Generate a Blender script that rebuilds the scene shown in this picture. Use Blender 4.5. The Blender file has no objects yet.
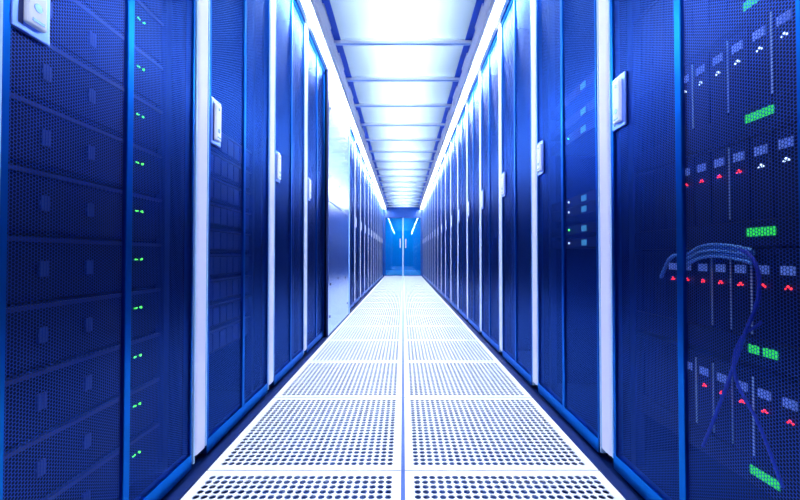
import bpy, bmesh, math, random
from mathutils import Vector, Matrix
random.seed(4)
S = bpy.context.scene
C = S.collection
PI = math.pi
ORD = ['first', 'second', 'third', 'fourth', 'fifth', 'sixth', 'seventh', 'eighth', 'ninth', 'tenth', 'eleventh',
       'twelfth', 'thirteenth', 'fourteenth', 'fifteenth', 'sixteenth', 'seventeenth', 'eighteenth', 'nineteenth',
       'twentieth', 'twenty-first', 'twenty-second']

# ------------------------------------------------------------------ materials
def principled(name, col, rough=.5, metal=0., spec=.5, emit=None, estr=0.):
    m = bpy.data.materials.new(name); m.use_nodes = True
    b = m.node_tree.nodes['Principled BSDF']
    b.inputs['Base Color'].default_value = (*col, 1)
    b.inputs['Roughness'].default_value = rough
    b.inputs['Metallic'].default_value = metal
    b.inputs['Specular IOR Level'].default_value = spec
    if emit:
        b.inputs['Emission Color'].default_value = (*emit, 1)
        b.inputs['Emission Strength'].default_value = estr
    return m

def noisy(m, scale=60, amount=.08, base_rough=None):
    """fine procedural variation of roughness"""
    nt = m.node_tree; b = nt.nodes['Principled BSDF']
    tc = nt.nodes.new('ShaderNodeTexCoord'); n = nt.nodes.new('ShaderNodeTexNoise')
    n.inputs['Scale'].default_value = scale
    mp = nt.nodes.new('ShaderNodeMapRange')
    r = b.inputs['Roughness'].default_value
    mp.inputs['To Min'].default_value = max(.02, r - amount); mp.inputs['To Max'].default_value = r + amount
    nt.links.new(tc.outputs['Object'], n.inputs['Vector'])
    nt.links.new(n.outputs['Fac'], mp.inputs['Value'])
    nt.links.new(mp.outputs['Result'], b.inputs['Roughness'])
    return m

M = {}
M['tile'] = noisy(principled('white_floor_panel', (.86, .91, 1.0), .38), 30, .05)
M['subfloor'] = principled('plenum_floor', (.0, .05, .24), .6)
M['kerb'] = noisy(principled('blue_kerb', (.0, .016, .12), .5, 0., .3), 40, .1)
M['frame'] = principled('blue_door_frame', (.006, .14, .52), .28, 1.)
M['frame'].node_tree.nodes['Principled BSDF'].inputs['Specular Tint'].default_value = (.5, .6, 1, 1)
M['cabinet'] = principled('dark_blue_cabinet', (.0, .007, .05), .5, 0., .2)
M['rail'] = principled('mounting_rail_metal', (.004, .03, .18), .4)
M['post'] = noisy(principled('lavender_post', (.80, .80, 1.0), .38), 20, .04)
M['fin'] = principled('pale_edge_trim', (.42, .70, 1.0), .3)
M['white_plastic'] = principled('white_handle', (.85, .9, 1.0), .3)
M['handle_plate'] = principled('handle_plate', (.22, .40, 1.), .3, 1.)
M['dark'] = principled('dark_recess', (.002, .02, .16), .5)
M['steel'] = principled('blank_panel_steel', (.30, .50, 1.0), .22, 1.)
M['alu'] = principled('pale_aluminium', (.95, .95, 1.0), .35)
M['bluestrip'] = principled('blue_gasket', (.0, .09, .66), .4)
M['bar'] = principled('roof_bar', (.95, .96, 1.0), .3)
M['server'] = principled('server_face', (.0, .006, .05), .5, 0., .15)
M['server_edge_lit'] = principled('server_edge_lit', (.004, .02, .16), .35)  # paler tone stands in for light caught on the top edges
M['latch'] = principled('server_latch', (.015, .06, .32), .4)
M['drive'] = principled('drive_bay_face', (.004, .03, .2), .45, 0., .3)
M['blade'] = principled('blade_face', (.0, .005, .04), .5, 0., .15)
M['vent'] = principled('blade_vent_glow', (.22, .34, .9), .4, emit=(.16, .34, 1.0), estr=.08)  # faint glow put into the vents, which are no lamps
M['sep'] = principled('blade_handle', (.55, .78, 1.0), .3)
M['cable'] = principled('blue_cable', (.008, .03, .6), .4)
M['cable_pale'] = principled('pale_cable', (.08, .30, .85), .4)
M['led_green'] = principled('green_light', (.0, .2, .0), .4, emit=(.08, 1, .08), estr=1.6)
M['display'] = principled('green_display', (.0, .2, .02), .4, emit=(.03, .75, .10), estr=.4)
M['led_red'] = principled('red_light', (.2, .0, .02), .4, emit=(1, .02, .03), estr=1.6)
M['led_white'] = principled('white_light', (.3, .3, .4), .4, emit=(.5, .7, 1), estr=1.0)
M['teal'] = principled('teal_label_glow', (.12, .55, .85), .4, emit=(.05, .35, .55), estr=.25)  # slight glow put into a plain label to brighten it
M['tube'] = principled('light_tube', (.9, .9, 1), .4, emit=(.95, .97, 1.0), estr=5.0)
M['lamp'] = principled('lamp_diffuser', (.9, .9, 1), .4, emit=(.95, .97, 1.0), estr=5.0)
M['room_white'] = principled('room_ceiling', (.6, .76, 1.0), .7)
M['bar_underside_shade'] = principled('bar_underside_shade', (.45, .62, 1.), .3)  # bluer tone puts shade under the roof bars
M['header'] = principled('header_blue', (.0, .075, .40), .28)
M['hall'] = principled('hall_blue', (.0, .45, .72), .5)
M['door_metal'] = principled('door_metal', (.45, .68, 1.0), .3)
M['hall_fill_light'] = principled('hall_fill_light', (.5, .8, 1), .4, emit=(.12, .85, .85), estr=16.0)  # glow of an added light, tuned for the colour of the glass doors

def nd(nt, kind, **kw):
    n = nt.nodes.new(kind)
    for k, v in kw.items(): setattr(n, k, v)
    return n
def math_node(nt, op, a, b=None):
    n = nd(nt, 'ShaderNodeMath', operation=op)
    for i, v in enumerate((a, b)):
        if v is None: continue
        if isinstance(v, (int, float)): n.inputs[i].default_value = v
        else: nt.links.new(v, n.inputs[i])
    return n.outputs[0]

def mesh_material():
    """perforated steel sheet: staggered round holes cut by transparency"""
    m = bpy.data.materials.new('perforated_sheet'); m.use_nodes = True
    nt = m.node_tree; b = nt.nodes['Principled BSDF']; out = nt.nodes['Material Output']
    b.inputs['Base Color'].default_value = (.034, .082, .40, 1)
    b.inputs['Roughness'].default_value = .33
    b.inputs['Metallic'].default_value = 1.
    b.inputs['Specular Tint'].default_value = (.46, .63, 1, 1)
    tc = nd(nt, 'ShaderNodeTexCoord'); sx = nd(nt, 'ShaderNodeSeparateXYZ')
    nt.links.new(tc.outputs['Object'], sx.inputs[0])
    p = .0064; q = p * 1.732
    def lattice(off):
        u = math_node(nt, 'SUBTRACT', math_node(nt, 'FRACT', math_node(nt, 'ADD', math_node(nt, 'DIVIDE', sx.outputs['Z'], p), 10 + off)), .5)
        v = math_node(nt, 'SUBTRACT', math_node(nt, 'FRACT', math_node(nt, 'ADD', math_node(nt, 'DIVIDE', sx.outputs['Y'], q), 10 + off)), .5)
        uu = math_node(nt, 'POWER', math_node(nt, 'MULTIPLY', u, p), 2); vv = math_node(nt, 'POWER', math_node(nt, 'MULTIPLY', v, q), 2)
        return math_node(nt, 'SQRT', math_node(nt, 'ADD', uu, vv))
    d = math_node(nt, 'MINIMUM', lattice(0.), lattice(.5))
    hole = math_node(nt, 'LESS_THAN', d, .00275)
    tr = nd(nt, 'ShaderNodeBsdfTransparent'); mix = nd(nt, 'ShaderNodeMixShader')
    nt.links.new(hole, mix.inputs[0]); nt.links.new(b.outputs[0], mix.inputs[1]); nt.links.new(tr.outputs[0], mix.inputs[2])
    nt.links.new(mix.outputs[0], out.inputs['Surface'])
    return m
M['mesh'] = mesh_material()

def roof_material():
    m = bpy.data.materials.new('translucent_roof_sheet'); m.use_nodes = True
    nt = m.node_tree; nt.nodes.remove(nt.nodes['Principled BSDF']); out = nt.nodes['Material Output']
    t = nd(nt, 'ShaderNodeBsdfTranslucent'); t.inputs[0].default_value = (.74, .87, 1.0, 1)
    tr = nd(nt, 'ShaderNodeBsdfTransparent'); tr.inputs[0].default_value = (.80, .90, 1, 1)
    g = nd(nt, 'ShaderNodeBsdfGlossy'); g.inputs['Roughness'].default_value = .12
    fr = nd(nt, 'ShaderNodeFresnel'); fr.inputs[0].default_value = 1.4
    m1 = nd(nt, 'ShaderNodeMixShader'); m1.inputs[0].default_value = .28
    m2 = nd(nt, 'ShaderNodeMixShader')
    nt.links.new(t.outputs[0], m1.inputs[1]); nt.links.new(tr.outputs[0], m1.inputs[2])
    nt.links.new(fr.outputs[0], m2.inputs[0]); nt.links.new(m1.outputs[0], m2.inputs[1]); nt.links.new(g.outputs[0], m2.inputs[2])
    nt.links.new(m2.outputs[0], out.inputs['Surface'])
    return m
M['roof'] = roof_material()

def glass_material():
    m = bpy.data.materials.new('blue_door_glass'); m.use_nodes = True
    nt = m.node_tree; nt.nodes.remove(nt.nodes['Principled BSDF']); out = nt.nodes['Material Output']
    tr = nd(nt, 'ShaderNodeBsdfTransparent'); tr.inputs[0].default_value = (.15, .72, 1, 1)
    g = nd(nt, 'ShaderNodeBsdfGlossy'); g.inputs['Roughness'].default_value = .02
    g.inputs[0].default_value = (.45, .75, 1, 1)
    fr = nd(nt, 'ShaderNodeFresnel'); fr.inputs[0].default_value = 1.75
    mx = nd(nt, 'ShaderNodeMixShader')
    nt.links.new(fr.outputs[0], mx.inputs[0]); nt.links.new(tr.outputs[0], mx.inputs[1]); nt.links.new(g.outputs[0], mx.inputs[2])
    nt.links.new(mx.outputs[0], out.inputs['Surface'])
    return m
M['glass'] = glass_material()

# ------------------------------------------------------------------ mesh helpers
def box(bm, x0, x1, y0, y1, z0, z1, bev=0., seg=2):
    r = bmesh.ops.create_cube(bm, size=1)
    vs = r['verts']
    for v in vs:
        v.co = Vector(((x0 + x1) / 2 + v.co.x * (x1 - x0), (y0 + y1) / 2 + v.co.y * (y1 - y0), (z0 + z1) / 2 + v.co.z * (z1 - z0)))
    if bev > 0:
        es = list({e for v in vs for e in v.link_edges})
        bmesh.ops.bevel(bm, geom=es, offset=bev, segments=seg, profile=.5, affect='EDGES')

def prism(bm, prof, z0, z1):
    """closed profile [(x,y)] extruded from z0 to z1"""
    lo = [bm.verts.new((x, y, z0)) for x, y in prof]; hi = [bm.verts.new((x, y, z1)) for x, y in prof]
    n = len(prof)
    bm.faces.new(lo[::-1]); bm.faces.new(hi)
    for i in range(n): bm.faces.new((lo[i], lo[(i + 1) % n], hi[(i + 1) % n], hi[i]))

def cyl(bm, c, r, length, axis='X', n=12):
    rot = {'X': Matrix.Rotation(PI / 2, 4, 'Y'), 'Y': Matrix.Rotation(PI / 2, 4, 'X'), 'Z': Matrix.Identity(4)}[axis]
    bmesh.ops.create_cone(bm, cap_ends=True, segments=n, radius1=r, radius2=r, depth=length, matrix=Matrix.Translation(c) @ rot)

def obj(name, bm, mat, parent=None, smooth=False, kind=None, label=None):
    me = bpy.data.meshes.new(name)
    bmesh.ops.recalc_face_normals(bm, faces=bm.faces[:])
    bm.to_mesh(me); bm.free()
    me.materials.append(M[mat])
    if smooth:
        for p in me.polygons: p.use_smooth = True
    o = bpy.data.objects.new(name, me); C.objects.link(o)
    if parent: o.parent = parent
    if kind: o['kind'] = kind
    if label: o['label'] = label
    return o
def bobj(name, args, mat, parent=None, bev=0., **kw):
    bm = bmesh.new()
    for a in (args if isinstance(args, list) else [args]): box(bm, *a, bev=bev)
    return obj(name, bm, mat, parent, **kw)
def tag(o, label, cat, group=None):
    o['label'] = label; o['category'] = cat
    if group: o['group'] = group
    return o
def thing(name, label, cat, loc=(0, 0, 0), rz=0, group=None):
    o = bpy.data.objects.new(name, None); C.objects.link(o)
    o.location = loc; o.rotation_euler = (0, 0, rz); o.empty_display_size = .1
    return tag(o, label, cat, group)
def dup(root, loc, rz, label, group=None):
    def cp(o, parent):
        c = o.copy(); C.objects.link(c)
        if parent: c.parent = parent
        for ch in o.children: cp(ch, c)
        return c
    r = cp(root, None); r.location = loc; r.rotation_euler = (0, 0, rz); r['label'] = label
    if group: r['group'] = group
    return r

# ------------------------------------------------------------------ setting constants
W = .645            # perforated door plane, either side of the aisle centre line
PITCH = .645
RH = 2.20          # rack height
DOOR_Y = 12.40     # glass doors closing the aisle
TILE = .60
SEAM0 = 1.165      # first cross seam ahead of the camera

# floor void under the raised panels
bobj('floor', (-2.2, 2.2, -.6, 18, -.22, -.20), 'subfloor', kind='structure')
# narrow kerb between the panels and the racks
for s, nm in ((-1, 'left'), (1, 'right')):
    xa, xb = sorted((s * .6035, s * .72))
    bm = bmesh.new(); box(bm, xa, xb, -.1, DOOR_Y + .02, -.03, -.004)
    xa, xb = sorted((s * .6035, s * .615)); box(bm, xa, xb, -.1, DOOR_Y + .02, -.004, .001)
    obj('baseboard_' + nm, bm, 'kerb', kind='structure')

# ------------------------------------------------------------------ perforated floor panels
def tile_bm():
    N = 24; P = .0228; R = .0094; T = .003; NS = 12
    half = TILE / 2 - .0028; a0 = N * P / 2
    bm = bmesh.new()
    grid = {}
    def gv(i, j):
        if (i, j) not in grid: grid[(i, j)] = bm.verts.new((-a0 + i * P, -a0 + j * P, 0))
        return grid[(i, j)]
    for i in range(N):
        for j in range(N):
            cx, cy = -a0 + (i + .5) * P, -a0 + (j + .5) * P
            ring = [bm.verts.new((cx + R * math.cos(2 * PI * (k + .5) / NS - 3 * PI / 4 - PI / NS), cy + R * math.sin(2 * PI * (k + .5) / NS - 3 * PI / 4 - PI / NS), 0)) for k in range(NS)]
            low = [bm.verts.new((v.co.x, v.co.y, -T)) for v in ring]
            cor = [gv(i, j), gv(i + 1, j), gv(i + 1, j + 1), gv(i, j + 1)]
            q = NS // 4
            for c in range(4):
                seg = [ring[(c * q + k) % NS] for k in range(q + 1)]
                bm.faces.new([cor[c], cor[(c + 1) % 4]] + seg[::-1])
            for k in range(NS):
                bm.faces.new((ring[k], ring[(k + 1) % NS], low[(k + 1) % NS], low[k]))
    # solid margin with a turned-down edge
    oc = [bm.verts.new((x * half, y * half, 0)) for x, y in ((-1, -1), (1, -1), (1, 1), (-1, 1))]
    side = [[gv(i, 0) for i in range(N + 1)], [gv(N, j) for j in range(N + 1)], [gv(N - i, N) for i in range(N + 1)], [gv(0, N - j) for j in range(N + 1)]]
    for k in range(4):
        bm.faces.new([oc[k], oc[(k + 1) % 4]] + side[k][::-1])
    ob = [bm.verts.new((v.co.x, v.co.y, -.035)) for v in oc]
    for k in range(4):
        bm.faces.new((oc[k], ob[k], ob[(k + 1) % 4], oc[(k + 1) % 4]))
    return bm
first = None
y = SEAM0 - TILE / 2; n = 0
rows = []
while y - TILE / 2 < DOOR_Y - .05:
    rows.append(y); y += TILE
for n, y in enumerate(rows):
    for s, nm in ((-1, 'left'), (1, 'right')):
        where = 'nearest the camera, cut off by the bottom edge' if n == 0 else (
            'last before the glass doors' if n == len(rows) - 1 else ORD[n] + ' from the camera')
        lab = 'white perforated floor panel in the %s column, %s' % (nm, where)
        x = s * (TILE / 2 + .0033)
        if first is None:
            first = obj('floor_panel', tile_bm(), 'tile'); tag(first, lab, 'floor panel', 'perforated floor panels')
            first.location = (x, y, 0)
        else:
            dup(first, (x, y, 0), 0, lab)
# metal strip showing in the joint between the two columns
bobj('trim_1', (-.0055, .0055, -.1, DOOR_Y, -.03, -.006), 'header', kind='structure')

# ------------------------------------------------------------------ server rack
def make_rack():
    r = thing('server_rack', '', 'server rack')
    w = PITCH - .004; D = 1.0
    bobj('cabinet', [(-D, -.022, .002, .018, .0, RH), (-D, -.022, w - .016, w, .0, RH), (-D, -D + .02, .018, w - .016, .0, RH),
                     (-D + .02, -.022, .018, w - .016, RH - .02, RH), (-D + .02, -.022, .018, w - .016, 0, .03)], 'cabinet', r)
    for yy in (.098, .607):
        bobj('mounting_rail', (-.075, -.050, yy - .012, yy + .012, .03, RH - .02), 'rail', r)
    # door: perimeter frame, centre mullion, perforated sheets
    y0, y1 = .089, w + .005
    bobj('door_frame', [(-.018, .005, y0, y0 + .012, .014, RH - .01), (-.018, .005, y1 - .006, y1, .014, RH - .01),
                        (-.018, .006, y0, y1, .014, .058), (-.018, .005, y0, y1, RH - .05, RH - .01)], 'frame', r)
    mid = .374
    bobj('mullion', (-.004, .006, mid - .010, mid + .010, .058, RH - .05), 'frame', r, bev=.0015)
    for a, b in ((y0 + .012, mid - .010), (mid + .010, y1 - .006)):
        bobj('perforated_sheet', (-.0006, .0, a, b, .058, RH - .05), 'mesh', r)
    # rounded vertical post at the lock side, pale trims on both edges
    prof = [(-.02, .020), (.002, .020)]
    for k in range(9):
        a = PI / 2 * k / 8
        prof.append((.002 + .006 * math.sin(a), .020 + .014 * (1 - math.cos(a))))
    for k in range(9):
        a = PI / 2 * k / 8
        prof.append((.002 + .006 * math.cos(a), .066 + .014 * math.sin(a)))
    prof.append((-.02, .080))
    bm = bmesh.new(); prism(bm, prof, .042, RH - .01)
    obj('post', bm, 'post', r)
    for a, b, zb in ((.0115, .0175, .022), (.0825, .088, .042)):
        bobj('edge_trim', (-.02, .006, a, b, zb, RH), 'fin', r)
    # swing handle on its plate
    h = bobj('handle_plate', (.0, .007, .100, .168, 1.035, 1.190), 'handle_plate', r, bev=.002)
    hy0, hy1, hz0, hz1 = .118, .154, 1.050, 1.176
    bm = bmesh.new(); box(bm, .006, .016, hy0, hy1, hz0, hz1, bev=.004, seg=3)
    g = obj('handle', bm, 'white_plastic', h, smooth=False)
    bobj('slot', (.0158, .0168, hy0 + .008, hy1 - .006, hz0 + .008, hz0 + .013), 'handle_plate', h)
    for nm, zz, rr in (('lock', hz0 + .034, .0075), ('button', hz1 - .018, .005)):
        bm = bmesh.new(); cyl(bm, (.0162, (hy0 + hy1) / 2, zz), rr, .0014)
        obj(nm, bm, 'handle_plate', h)
    bobj('recess_shade', (.0068, .0074, hy0 - .007, hy0 + .001, hz0 - .004, hz1 + .002), 'dark', h)  # flat dark slab; the recess shade is only its colour
    return r
Y0 = .502          # first rack on the left starts here (its post just enters the frame)
left_starts = [Y0 + PITCH * k for k in range(4)] ; left_starts = left_starts[:4]
bay0 = Y0 + 4 * PITCH            # 3.082
bay1 = 4.33
left_starts += [4.345 + PITCH * k for k in range(12)]
proto = None
def lab_left(i):
    if i == 0: return 'blue mesh-door server rack nearest the camera on the left, servers with green lights inside'
    if i == 3: return 'blue mesh-door server rack on the left, directly before the blank steel panel'
    if i == 4: return 'blue mesh-door server rack on the left, directly beyond the blank steel panel'
    if i == len(left_starts) - 1: return 'blue mesh-door server rack on the left, last before the glass doors'
    if i < 4: return 'blue mesh-door server rack with pale lavender post, %s from the camera on the left' % ORD[i]
    return 'blue mesh-door server rack on the left, %s beyond the blank steel panel' % ORD[i - 4]
for i, y in enumerate(left_starts):
    if proto is None:
        proto = make_rack(); proto.location = (-W, y, 0); proto['label'] = lab_left(i); proto['group'] = 'server racks along the aisle'
    else:
        dup(proto, (-W, y, 0), 0, lab_left(i))
right_ends = [1.242 + PITCH * k for k in range(18)]
right_ends = [e for e in right_ends if e < DOOR_Y + .05]
for i, y in enumerate(right_ends):
    if i == 0: lab = 'blue mesh-door server rack nearest the camera on the right, red-lit blade servers inside'
    elif i == len(right_ends) - 1: lab = 'blue mesh-door server rack on the right, last before the glass doors'
    else: lab = 'blue mesh-door server rack with pale lavender post, %s from the camera on the right' % ORD[i]
    dup(proto, (W, y, 0), PI, lab)

# ------------------------------------------------------------------ blank steel panel bay on the left
bp = thing('blanking_panel', 'plain glossy blue steel panel in two sheets, between mesh racks on the left', 'panel', (-.612, bay0, 0))
L = bay1 - bay0 - .02
bobj('backing', (-.5, -.012, 0, L, 0, RH), 'cabinet', bp)
bobj('lower_sheet', (-.012, 0, .016, L - .008, .004, 1.108), 'steel', bp, bev=.002)
bobj('upper_sheet', (-.012, 0, .016, L - .008, 1.114, RH), 'steel', bp, bev=.002)
bobj('edge_strip', (-.03, .002, 0, .015, 0, RH), 'dark', bp, label='dark strip along the near edge')
bobj('edge_strip', (-.03, .006, L - .008, L + .004, 0, RH), 'fin', bp, label='pale strip along the far edge')
for yy, zz in ((.12, .42), (.5, .45), (.95, .43), (.1, 1.33), (.55, 1.32), (1.05, 1.30), (.1, 1.9), (.9, 1.9), (.1, .15), (1.1, .14)):
    bm = bmesh.new(); cyl(bm, (.0015, yy, zz), .011, .004, 'X', 10)
    obj('screw', bm, 'dark', bp)

def area_lamp(parent, x, y, z, wx, wy, power):
    l = bpy.data.lights.new('lamp_light', 'AREA'); l.shape = 'RECTANGLE'; l.size = wx; l.size_y = wy
    l.energy = power; l.color = (.95, .97, 1.0)
    o = bpy.data.objects.new('lamp_light', l); C.objects.link(o); o.parent = parent; o.location = (x, y, z)
    return o
# ------------------------------------------------------------------ roof of the aisle
TUBE_W = 3.6; LAMP_W = 5.5
ZB = 2.252         # roof bar level
for s, nm in ((-1, 'left'), (1, 'right')):
    def sp(a, b): return tuple(sorted((s * a, s * b)))
    t = thing('roof_rail', 'pale roof rail with blue inner strip above the %s racks' % nm, 'rail', (0, 0, 0), 0, 'roof rails')
    a = sp(.512, .572)
    bobj('profile', [(*a, -1.45, DOOR_Y, 2.242, 2.262), (*sp(.534, .538), -1.45, DOOR_Y, 2.236, 2.243)], 'alu', t)
    bobj('inner_strip', (*sp(.464, .514), -1.45, DOOR_Y, 2.266, 2.275), 'bluestrip', t)
    yy = 1.2
    while yy < DOOR_Y:                                  # small clips on the inner edge of the rail
        bobj('clip', (*sp(.503, .513), yy, yy + .25, 2.246, 2.264), 'alu', t); yy += .59
    bobj('top_cover', (*sp(.560, .68), -1.45, DOOR_Y, 2.238, 2.262), 'cabinet', t)
    bobj('shading_lip', (*sp(.550, .556), -1.45, DOOR_Y, 2.186, 2.243), 'alu', t)  # added to keep tube light off the rail profile
    lt = thing('light_tube', 'long glowing white light tube along the top of the %s racks' % nm, 'light', (0, 0, 0), 0, 'light tubes above the racks')
    bm = bmesh.new()
    cyl(bm, (s * .590, (DOOR_Y - 1.4) / 2, 2.205), .021, DOOR_Y + 1.4 - .08, 'Y', 16)
    obj('tube', bm, 'tube', lt, smooth=False)
    for k in range(12): area_lamp(lt, s * .590, -.79 + k * 1.145, 2.1825, .04, 1.12, TUBE_W)
    bobj('housing', [(*sp(.566, .617), -1.45, DOOR_Y, 2.226, 2.238), (*sp(.613, .636), -1.45, DOOR_Y, 2.185, 2.226)], 'white_plastic', lt)  # outer lip added to shade rack tops and cover the dark band
bars = [2.798 + .591 * k for k in range(-3, 17) if 2.798 + .591 * k < DOOR_Y - .1]
for i, y in enumerate(bars):
    if i < 2: lab = 'pale metal roof bar above the camera, out of view'
    vis = i - 3
    o = bobj('roof_bar', (-.522, .522, y - .011, y + .011, ZB - .014, ZB + .010), 'bar', bev=.004)
    bobj('underside_shade', (-.50, .50, y - .008, y + .012, ZB - .019, ZB - .013), 'bar_underside_shade', o, label='bluer underside, shade put in by colour')  # added layer; its colour stands in for shade under the bar
    nth = ORD[vis] if vis >= 0 else 'overhead'
    tag(o, 'pale metal cross bar under the translucent roof, %s from the camera' % nth if vis >= 0 else
        'pale metal cross bar of the roof overhead, %s' % ('behind the top edge of the picture', 'well behind the picture edge', 'just behind the picture edge')[i], 'bar', 'roof cross bars')
for i in range(len(bars)):
    y0 = bars[i]; y1 = bars[i + 1] if i + 1 < len(bars) else DOOR_Y
    o = bobj('roof_sheet', (-.47, .47, y0 + .004, y1 - .004, 2.277, 2.283), 'roof')
    v = i - 2
    tag(o, 'pale translucent roof sheet, %s' % ('cut by the top edge of the picture' if v == 0 else
        ('last before the header over the doors' if i == len(bars) - 1 else (ORD[v] + ' from the camera' if v > 0 else ('well overhead', 'overhead')[i]))), 'roof sheet', 'translucent roof sheets')
# the room above: white ceiling and a row of lamps shining down through the sheets
bobj('ceiling', (-2.4, 2.4, -.5, 13, 3.10, 3.14), 'room_white', kind='structure')
k = 0; yy = .95
while yy < 12.2:
    o = thing('ceiling_lamp', 'bright strip lamp above the roof sheets over the aisle centre, %s from the camera' % ORD[k], 'light', (0, yy, 2.66), 0, 'strip lamps above the roof')
    bobj('diffuser', (-.06, .06, 0, 1.12, 0, .03), 'lamp', o, bev=.008)
    area_lamp(o, 0, .56, -.003, .11, 1.1, LAMP_W)
    bobj('body', (-.075, .075, 0, 1.12, .03, .06), 'white_plastic', o)
    bobj('hanger', [(-.004, .004, .2, .208, .06, .44), (-.004, .004, .9, .908, .06, .44)], 'rail', o)
    yy += 1.18; k += 1

# ------------------------------------------------------------------ end of the aisle: header, glass doors, hall behind
bobj('trim_2', [(-.62, .62, DOOR_Y, DOOR_Y + .10, 1.93, 2.30), (-.62, .62, DOOR_Y - .02, DOOR_Y, 1.91, 1.955)], 'header', kind='structure')
for s, nm in ((-1, 'left'), (1, 'right')):
    bobj('wall_' + nm, (*sorted((s * .60, s * 2.2)), DOOR_Y, DOOR_Y + .1, 0, 3.1), 'header', kind='structure')
bobj('trim_3', (-.62, .62, DOOR_Y - .02, DOOR_Y + .1, -.03, .012), 'door_metal', kind='structure')
for s, nm in ((-1, 'left'), (1, 'right')):
    def sp(a, b): return tuple(sorted((s * a, s * b)))
    d = thing('glass_door', 'blue glass door leaf with long white pull handle, %s of the pair ending the aisle' % nm, 'door', (0, DOOR_Y + .04, 0), 0, 'glass doors')
    bobj('pane', (*sp(.022, .575), .004, .012, .03, 1.90), 'glass', d)
    bobj('door_frame', [(*sp(.003, .022), -.006, .022, .014, 1.925)], 'door_metal', d)
    bobj('door_edge', [(*sp(.575, .598), -.006, .022, .014, 1.925), (*sp(.022, .575), -.006, .022, .014, .03), (*sp(.022, .575), -.006, .022, 1.90, 1.925)], 'header', d)
    bm = bmesh.new(); box(bm, *sp(.075, .105), -.05, -.030, .92, 1.22, bev=.005)
    box(bm, *sp(.084, .096), -.031, .006, .96, .98); box(bm, *sp(.084, .096), -.031, .006, 1.16, 1.18)
    obj('pull_handle', bm, 'white_plastic', d)
Y1 = 17.5
bobj('floor', (-2, 2, DOOR_Y + .1, Y1, -.03, 0), 'hall', kind='structure')
bobj('wall_back', (-2.1, 2.1, Y1, Y1 + .1, -.03, 2.6), 'hall', kind='structure')
bobj('ceiling', (-2.1, 2.1, DOOR_Y + .1, Y1, 2.5, 2.6), 'header', kind='structure')
for s, nm in ((-1, 'wall_hall_left'), (1, 'wall_hall_right')):
    bobj(nm, (*sorted((s * .95, s * 1.05)), DOOR_Y + .1, Y1, -.0, 2.5), 'header', kind='structure')
o = bobj('hall_fill_light', (-.35, .35, Y1 - 1.4, Y1 - .8, 2.47, 2.505), 'hall_fill_light'); tag(o, 'added blue fill light in the hall behind the glass doors', 'light')  # unseen light added so the glass doors look brighter and bluer

# ------------------------------------------------------------------ equipment in the racks (front faces FX behind the doors)
FX = .70
def make_server3u():
    r = thing('rack_server', '', 'server')
    H = .122; w = .47
    bobj('chassis', (-.55, -.006, .01, w - .01, 0, H), 'server', r)
    bobj('front_panel', [(-.006, .0, 0, w, .008, H - .010)], 'server', r)
    bobj('top_edge', (-.012, .006, 0, w, H - .010, H - .002), 'server_edge_lit', r, label='top edge coloured paler as if lit')
    for yy in (.108, .215):
        bm = bmesh.new()
        for k in range(3):
            box(bm, 0, .006, yy + k * .006, yy + k * .006 + .0035, .045, .075)
        box(bm, 0, .004, yy - .002, yy + .020, .058, .062)
        obj('latch', bm, 'latch', r)
    bm = bmesh.new(); bmesh.ops.create_uvsphere(bm, u_segments=8, v_segments=6, radius=.0032, matrix=Matrix.Translation((.002, .394, .076)))
    obj('status_light', bm, 'led_green', r)
    bm = bmesh.new(); box(bm, 0, .002, .370, .380, .0745, .0775)
    obj('status_light', bm, 'led_green', r)
    return r
yA = left_starts[0] + .108
p3 = None
for k in range(11):
    lab = 'dark server with green light in the left front rack, %s from the bottom' % ORD[k]
    loc = (-FX, yA, .062 + .1275 * k)
    if p3 is None:
        p3 = make_server3u(); p3.location = loc; p3['label'] = lab; p3['group'] = 'servers in the left front rack'
    else: dup(p3, loc, 0, lab)

def make_server2u():
    r = thing('drive_server', '', 'server')
    H = .084; w = .47
    bobj('chassis', (-.55, -.004, .01, w - .01, 0, H), 'server', r)
    for k in range(8):
        y0 = .02 + k * .054
        bobj('drive_bay', (-.004, .006, y0, y0 + .048, .010, H - .012), 'drive', r, bev=.002)
    bobj('top_edge', (-.006, .007, 0, w, H - .006, H - .001), 'server_edge_lit', r)
    return r
p2 = None
yB = left_starts[1] + .108
for k in range(9):
    lab = 'blue server full of drive bays in the second left rack, %s from the bottom' % ORD[k]
    loc = (-FX, yB, .30 + .0935 * k)
    if p2 is None:
        p2 = make_server2u(); p2.location = loc; p2['label'] = lab; p2['group'] = 'servers in the second left rack'
    else: dup(p2, loc, 0, lab)

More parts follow.
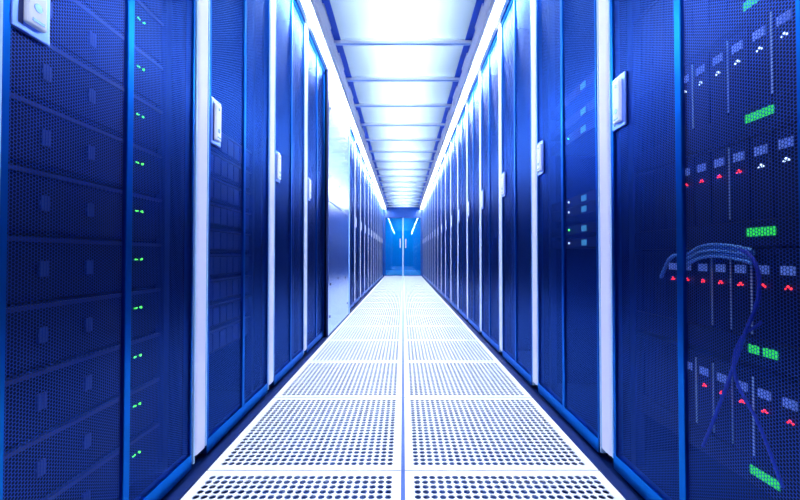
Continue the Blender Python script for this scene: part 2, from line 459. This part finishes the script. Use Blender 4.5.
# blade enclosures in the right front rack (rotated: local +y runs towards the camera)
def make_enclosure(colors, seps, label, z, disp):
    e = thing('blade_enclosure', label, 'server', (FX, right_ends[0] - .098, z), PI, 'blade enclosures in the right front rack')
    H = .228; w = .49
    bobj('housing', [(-.6, -.012, .0, w, 0, H)], 'cabinet', e)
    bobj('bezel', [(-.012, .002, 0, w, H - .008, H), (-.012, .002, 0, w, 0, .05)], 'blade', e)
    n = 10; bw = w / n
    for k in range(n):
        y0 = k * bw + .002
        b = bobj('blade', (-.012, .0, y0, y0 + bw - .004, .052, H - .010), 'blade', e)
        if k < 4 and not colors[k]: continue        # blank filler blades
        bm = bmesh.new()
        for q in range(4): box(bm, .0, .003, y0 + .010 + q * .0066, y0 + .0145 + q * .0066, .179, .196)
        obj('vent', bm, 'vent', b)
        c = colors[k]
        if c:
            bm = bmesh.new()
            for dy, dz, rr in ((0, .0035, .0022), (-.004, -.001, .0019), (.004, .0, .0023)):
                bmesh.ops.create_uvsphere(bm, u_segments=8, v_segments=6, radius=rr, matrix=Matrix.Translation((.003, y0 + .0235 + dy, .155 + dz)))
            obj('status_light', bm, c, b)
        if k in seps:
            bobj('handle', (-.0, .0025, y0 - .0028, y0 - .0010, .058, H - .014), 'sep', b)
    bm = bmesh.new()
    for q in range(10):
        if q == 4 and disp: continue
        box(bm, .002, .004, .405 + q * .0062 - .02, .4095 + q * .0062 - .02, .020, .037)
        box(bm, .002, .0035, .404 + q * .0062 - .02, .4102 + q * .0062 - .02, .028, .030)
    obj('display', bm, 'display', e)
    return e
R_, W_ = 'led_red', 'led_white'
# z of enclosures from the bottom one up
N_ = None
encs = [
    ([N_, N_, N_, N_, N_, R_, R_, R_, R_, R_], (4, 5, 6, 7, 8), .202, False, 'blade server enclosure with red lights in the right front rack, lowest in view'),
    ([N_, N_, N_, R_, R_, R_, R_, R_, R_, R_], (6, 7, 8), .443, True, 'blade server enclosure with a full row of red lights, level with the pale cable bundle'),
    ([N_, N_, N_, N_, R_, R_, R_, R_, W_, W_], (7,), .676, False, 'blade server enclosure with red lights and two white lights, directly above the cable bundle'),
    ([N_, N_, N_, N_, W_, W_, W_, W_, W_, W_], (5, 7, 9), .906, False, 'blade server enclosure with a row of white lights in the right front rack'),
    ([N_, N_, N_, N_, W_, N_, N_, N_, N_, N_], (), 1.137, False, 'blade server enclosure in the right front rack, topmost, mostly dark'),
]
for cols, seps, z, dsp, lab in encs: make_enclosure(cols, seps, lab, z, dsp)

# thin servers with teal labels in the second right rack
r1 = None
for k, (z, c) in enumerate(((.69, W_), (.745, 'led_green'), (.82, W_), (.862, W_), (1.13, 'led_green'), (1.20, None), (1.30, None))):
    s = thing('slim_server', 'slim server with a teal label in the second right rack, %s from the bottom' % ORD[k], 'server', (FX, right_ends[1] - .10, z), PI, 'slim servers in the second right rack')
    bobj('chassis', (-.5, 0, .0, .48, 0, .038), 'server', s)
    bobj('name_tag', (0, .003, .315, .352, .008, .030), 'teal', s)
    if c:
        bm = bmesh.new(); bmesh.ops.create_uvsphere(bm, u_segments=8, v_segments=6, radius=.0045, matrix=Matrix.Translation((.004, .205, .02)))
        obj('status_light', bm, c, s)

# cables in the right front rack
def cable(name, pts, rad, mat, label, n=1, spread=0.):
    cu = bpy.data.curves.new(name, 'CURVE'); cu.dimensions = '3D'; cu.bevel_depth = rad; cu.bevel_resolution = 2; cu.resolution_u = 8
    for k in range(n):
        sp = cu.splines.new('BEZIER'); sp.bezier_points.add(len(pts) - 1)
        for bp_, p in zip(sp.bezier_points, pts):
            bp_.co = (p[0] + (.004 if k % 2 else 0), p[1], p[2] + (k - (n - 1) / 2) * spread)
            bp_.handle_left_type = bp_.handle_right_type = 'AUTO'
    tmp = bpy.data.objects.new(name, cu); C.objects.link(tmp)
    dg = bpy.context.evaluated_depsgraph_get()
    me = bpy.data.meshes.new_from_object(tmp.evaluated_get(dg)); bpy.data.objects.remove(tmp)
    me.materials.clear(); me.materials.append(M[mat])
    o = bpy.data.objects.new(name, me); C.objects.link(o)
    tag(o, label, 'cable'); return o
cable('cable_bundle', [(.686, .735, .655), (.684, .77, .664), (.684, .86, .666), (.688, .90, .652), (.690, .93, .640)], .0035, 'cable_pale',
      'pale blue cable bundle running sideways across the blade servers on the right', 5, .0065)
cable('patch_cable', [(.684, .76, .672), (.680, .73, .655), (.680, .715, .60), (.682, .75, .50), (.684, .79, .40), (.684, .83, .30), (.69, .87, .22)], .0035, 'cable',
      'blue cable looping down in front of the red-lit blade servers')
cable('patch_cable', [(.688, .72, .53), (.684, .76, .49), (.682, .775, .42), (.682, .72, .33), (.684, .68, .24)], .003, 'cable',
      'thin blue cable crossing the looping cable below the green display')
cable('patch_cable', [(.686, .925, .66), (.684, .955, .655), (.684, .985, .62), (.686, 1.0, .60)], .0045, 'cable_pale',
      'short pale cable curving behind the centre strip of the right front rack door')

# ------------------------------------------------------------------ world, camera, view
w = bpy.data.worlds.new('World'); S.world = w; w.use_nodes = True
bg = w.node_tree.nodes['Background']; bg.inputs[0].default_value = (.03, .12, .55, 1); bg.inputs[1].default_value = .25
cam = bpy.data.cameras.new('Camera'); co = bpy.data.objects.new('Camera', cam); C.objects.link(co)
F = 380.
cam.sensor_width = 36; cam.lens = F / 800 * 36; cam.clip_start = .02
TILT = .016
co.location = (0, -.011, .657); co.rotation_euler = (PI / 2 + TILT, 0, 0)
cam.shift_x = -3. / 800
cam.shift_y = (256 - (250 + F * math.tan(TILT))) / 800
S.camera = co
vs = S.view_settings
vs.view_transform = 'Standard'; vs.look = 'None'; vs.exposure = 1.3; vs.gamma = 1.; vs.use_curve_mapping = False

S.cycles.use_denoising = True
S.cycles.denoiser = 'OPENIMAGEDENOISE'
S.cycles.denoising_input_passes = 'RGB_ALBEDO_NORMAL'
S.cycles.denoising_prefilter = 'ACCURATE'

for k in ('tube', 'lamp', 'vent', 'led_green', 'display', 'led_red', 'led_white', 'teal'): M[k].cycles.emission_sampling = 'NONE'
S.cycles.sample_clamp_indirect = 4.0
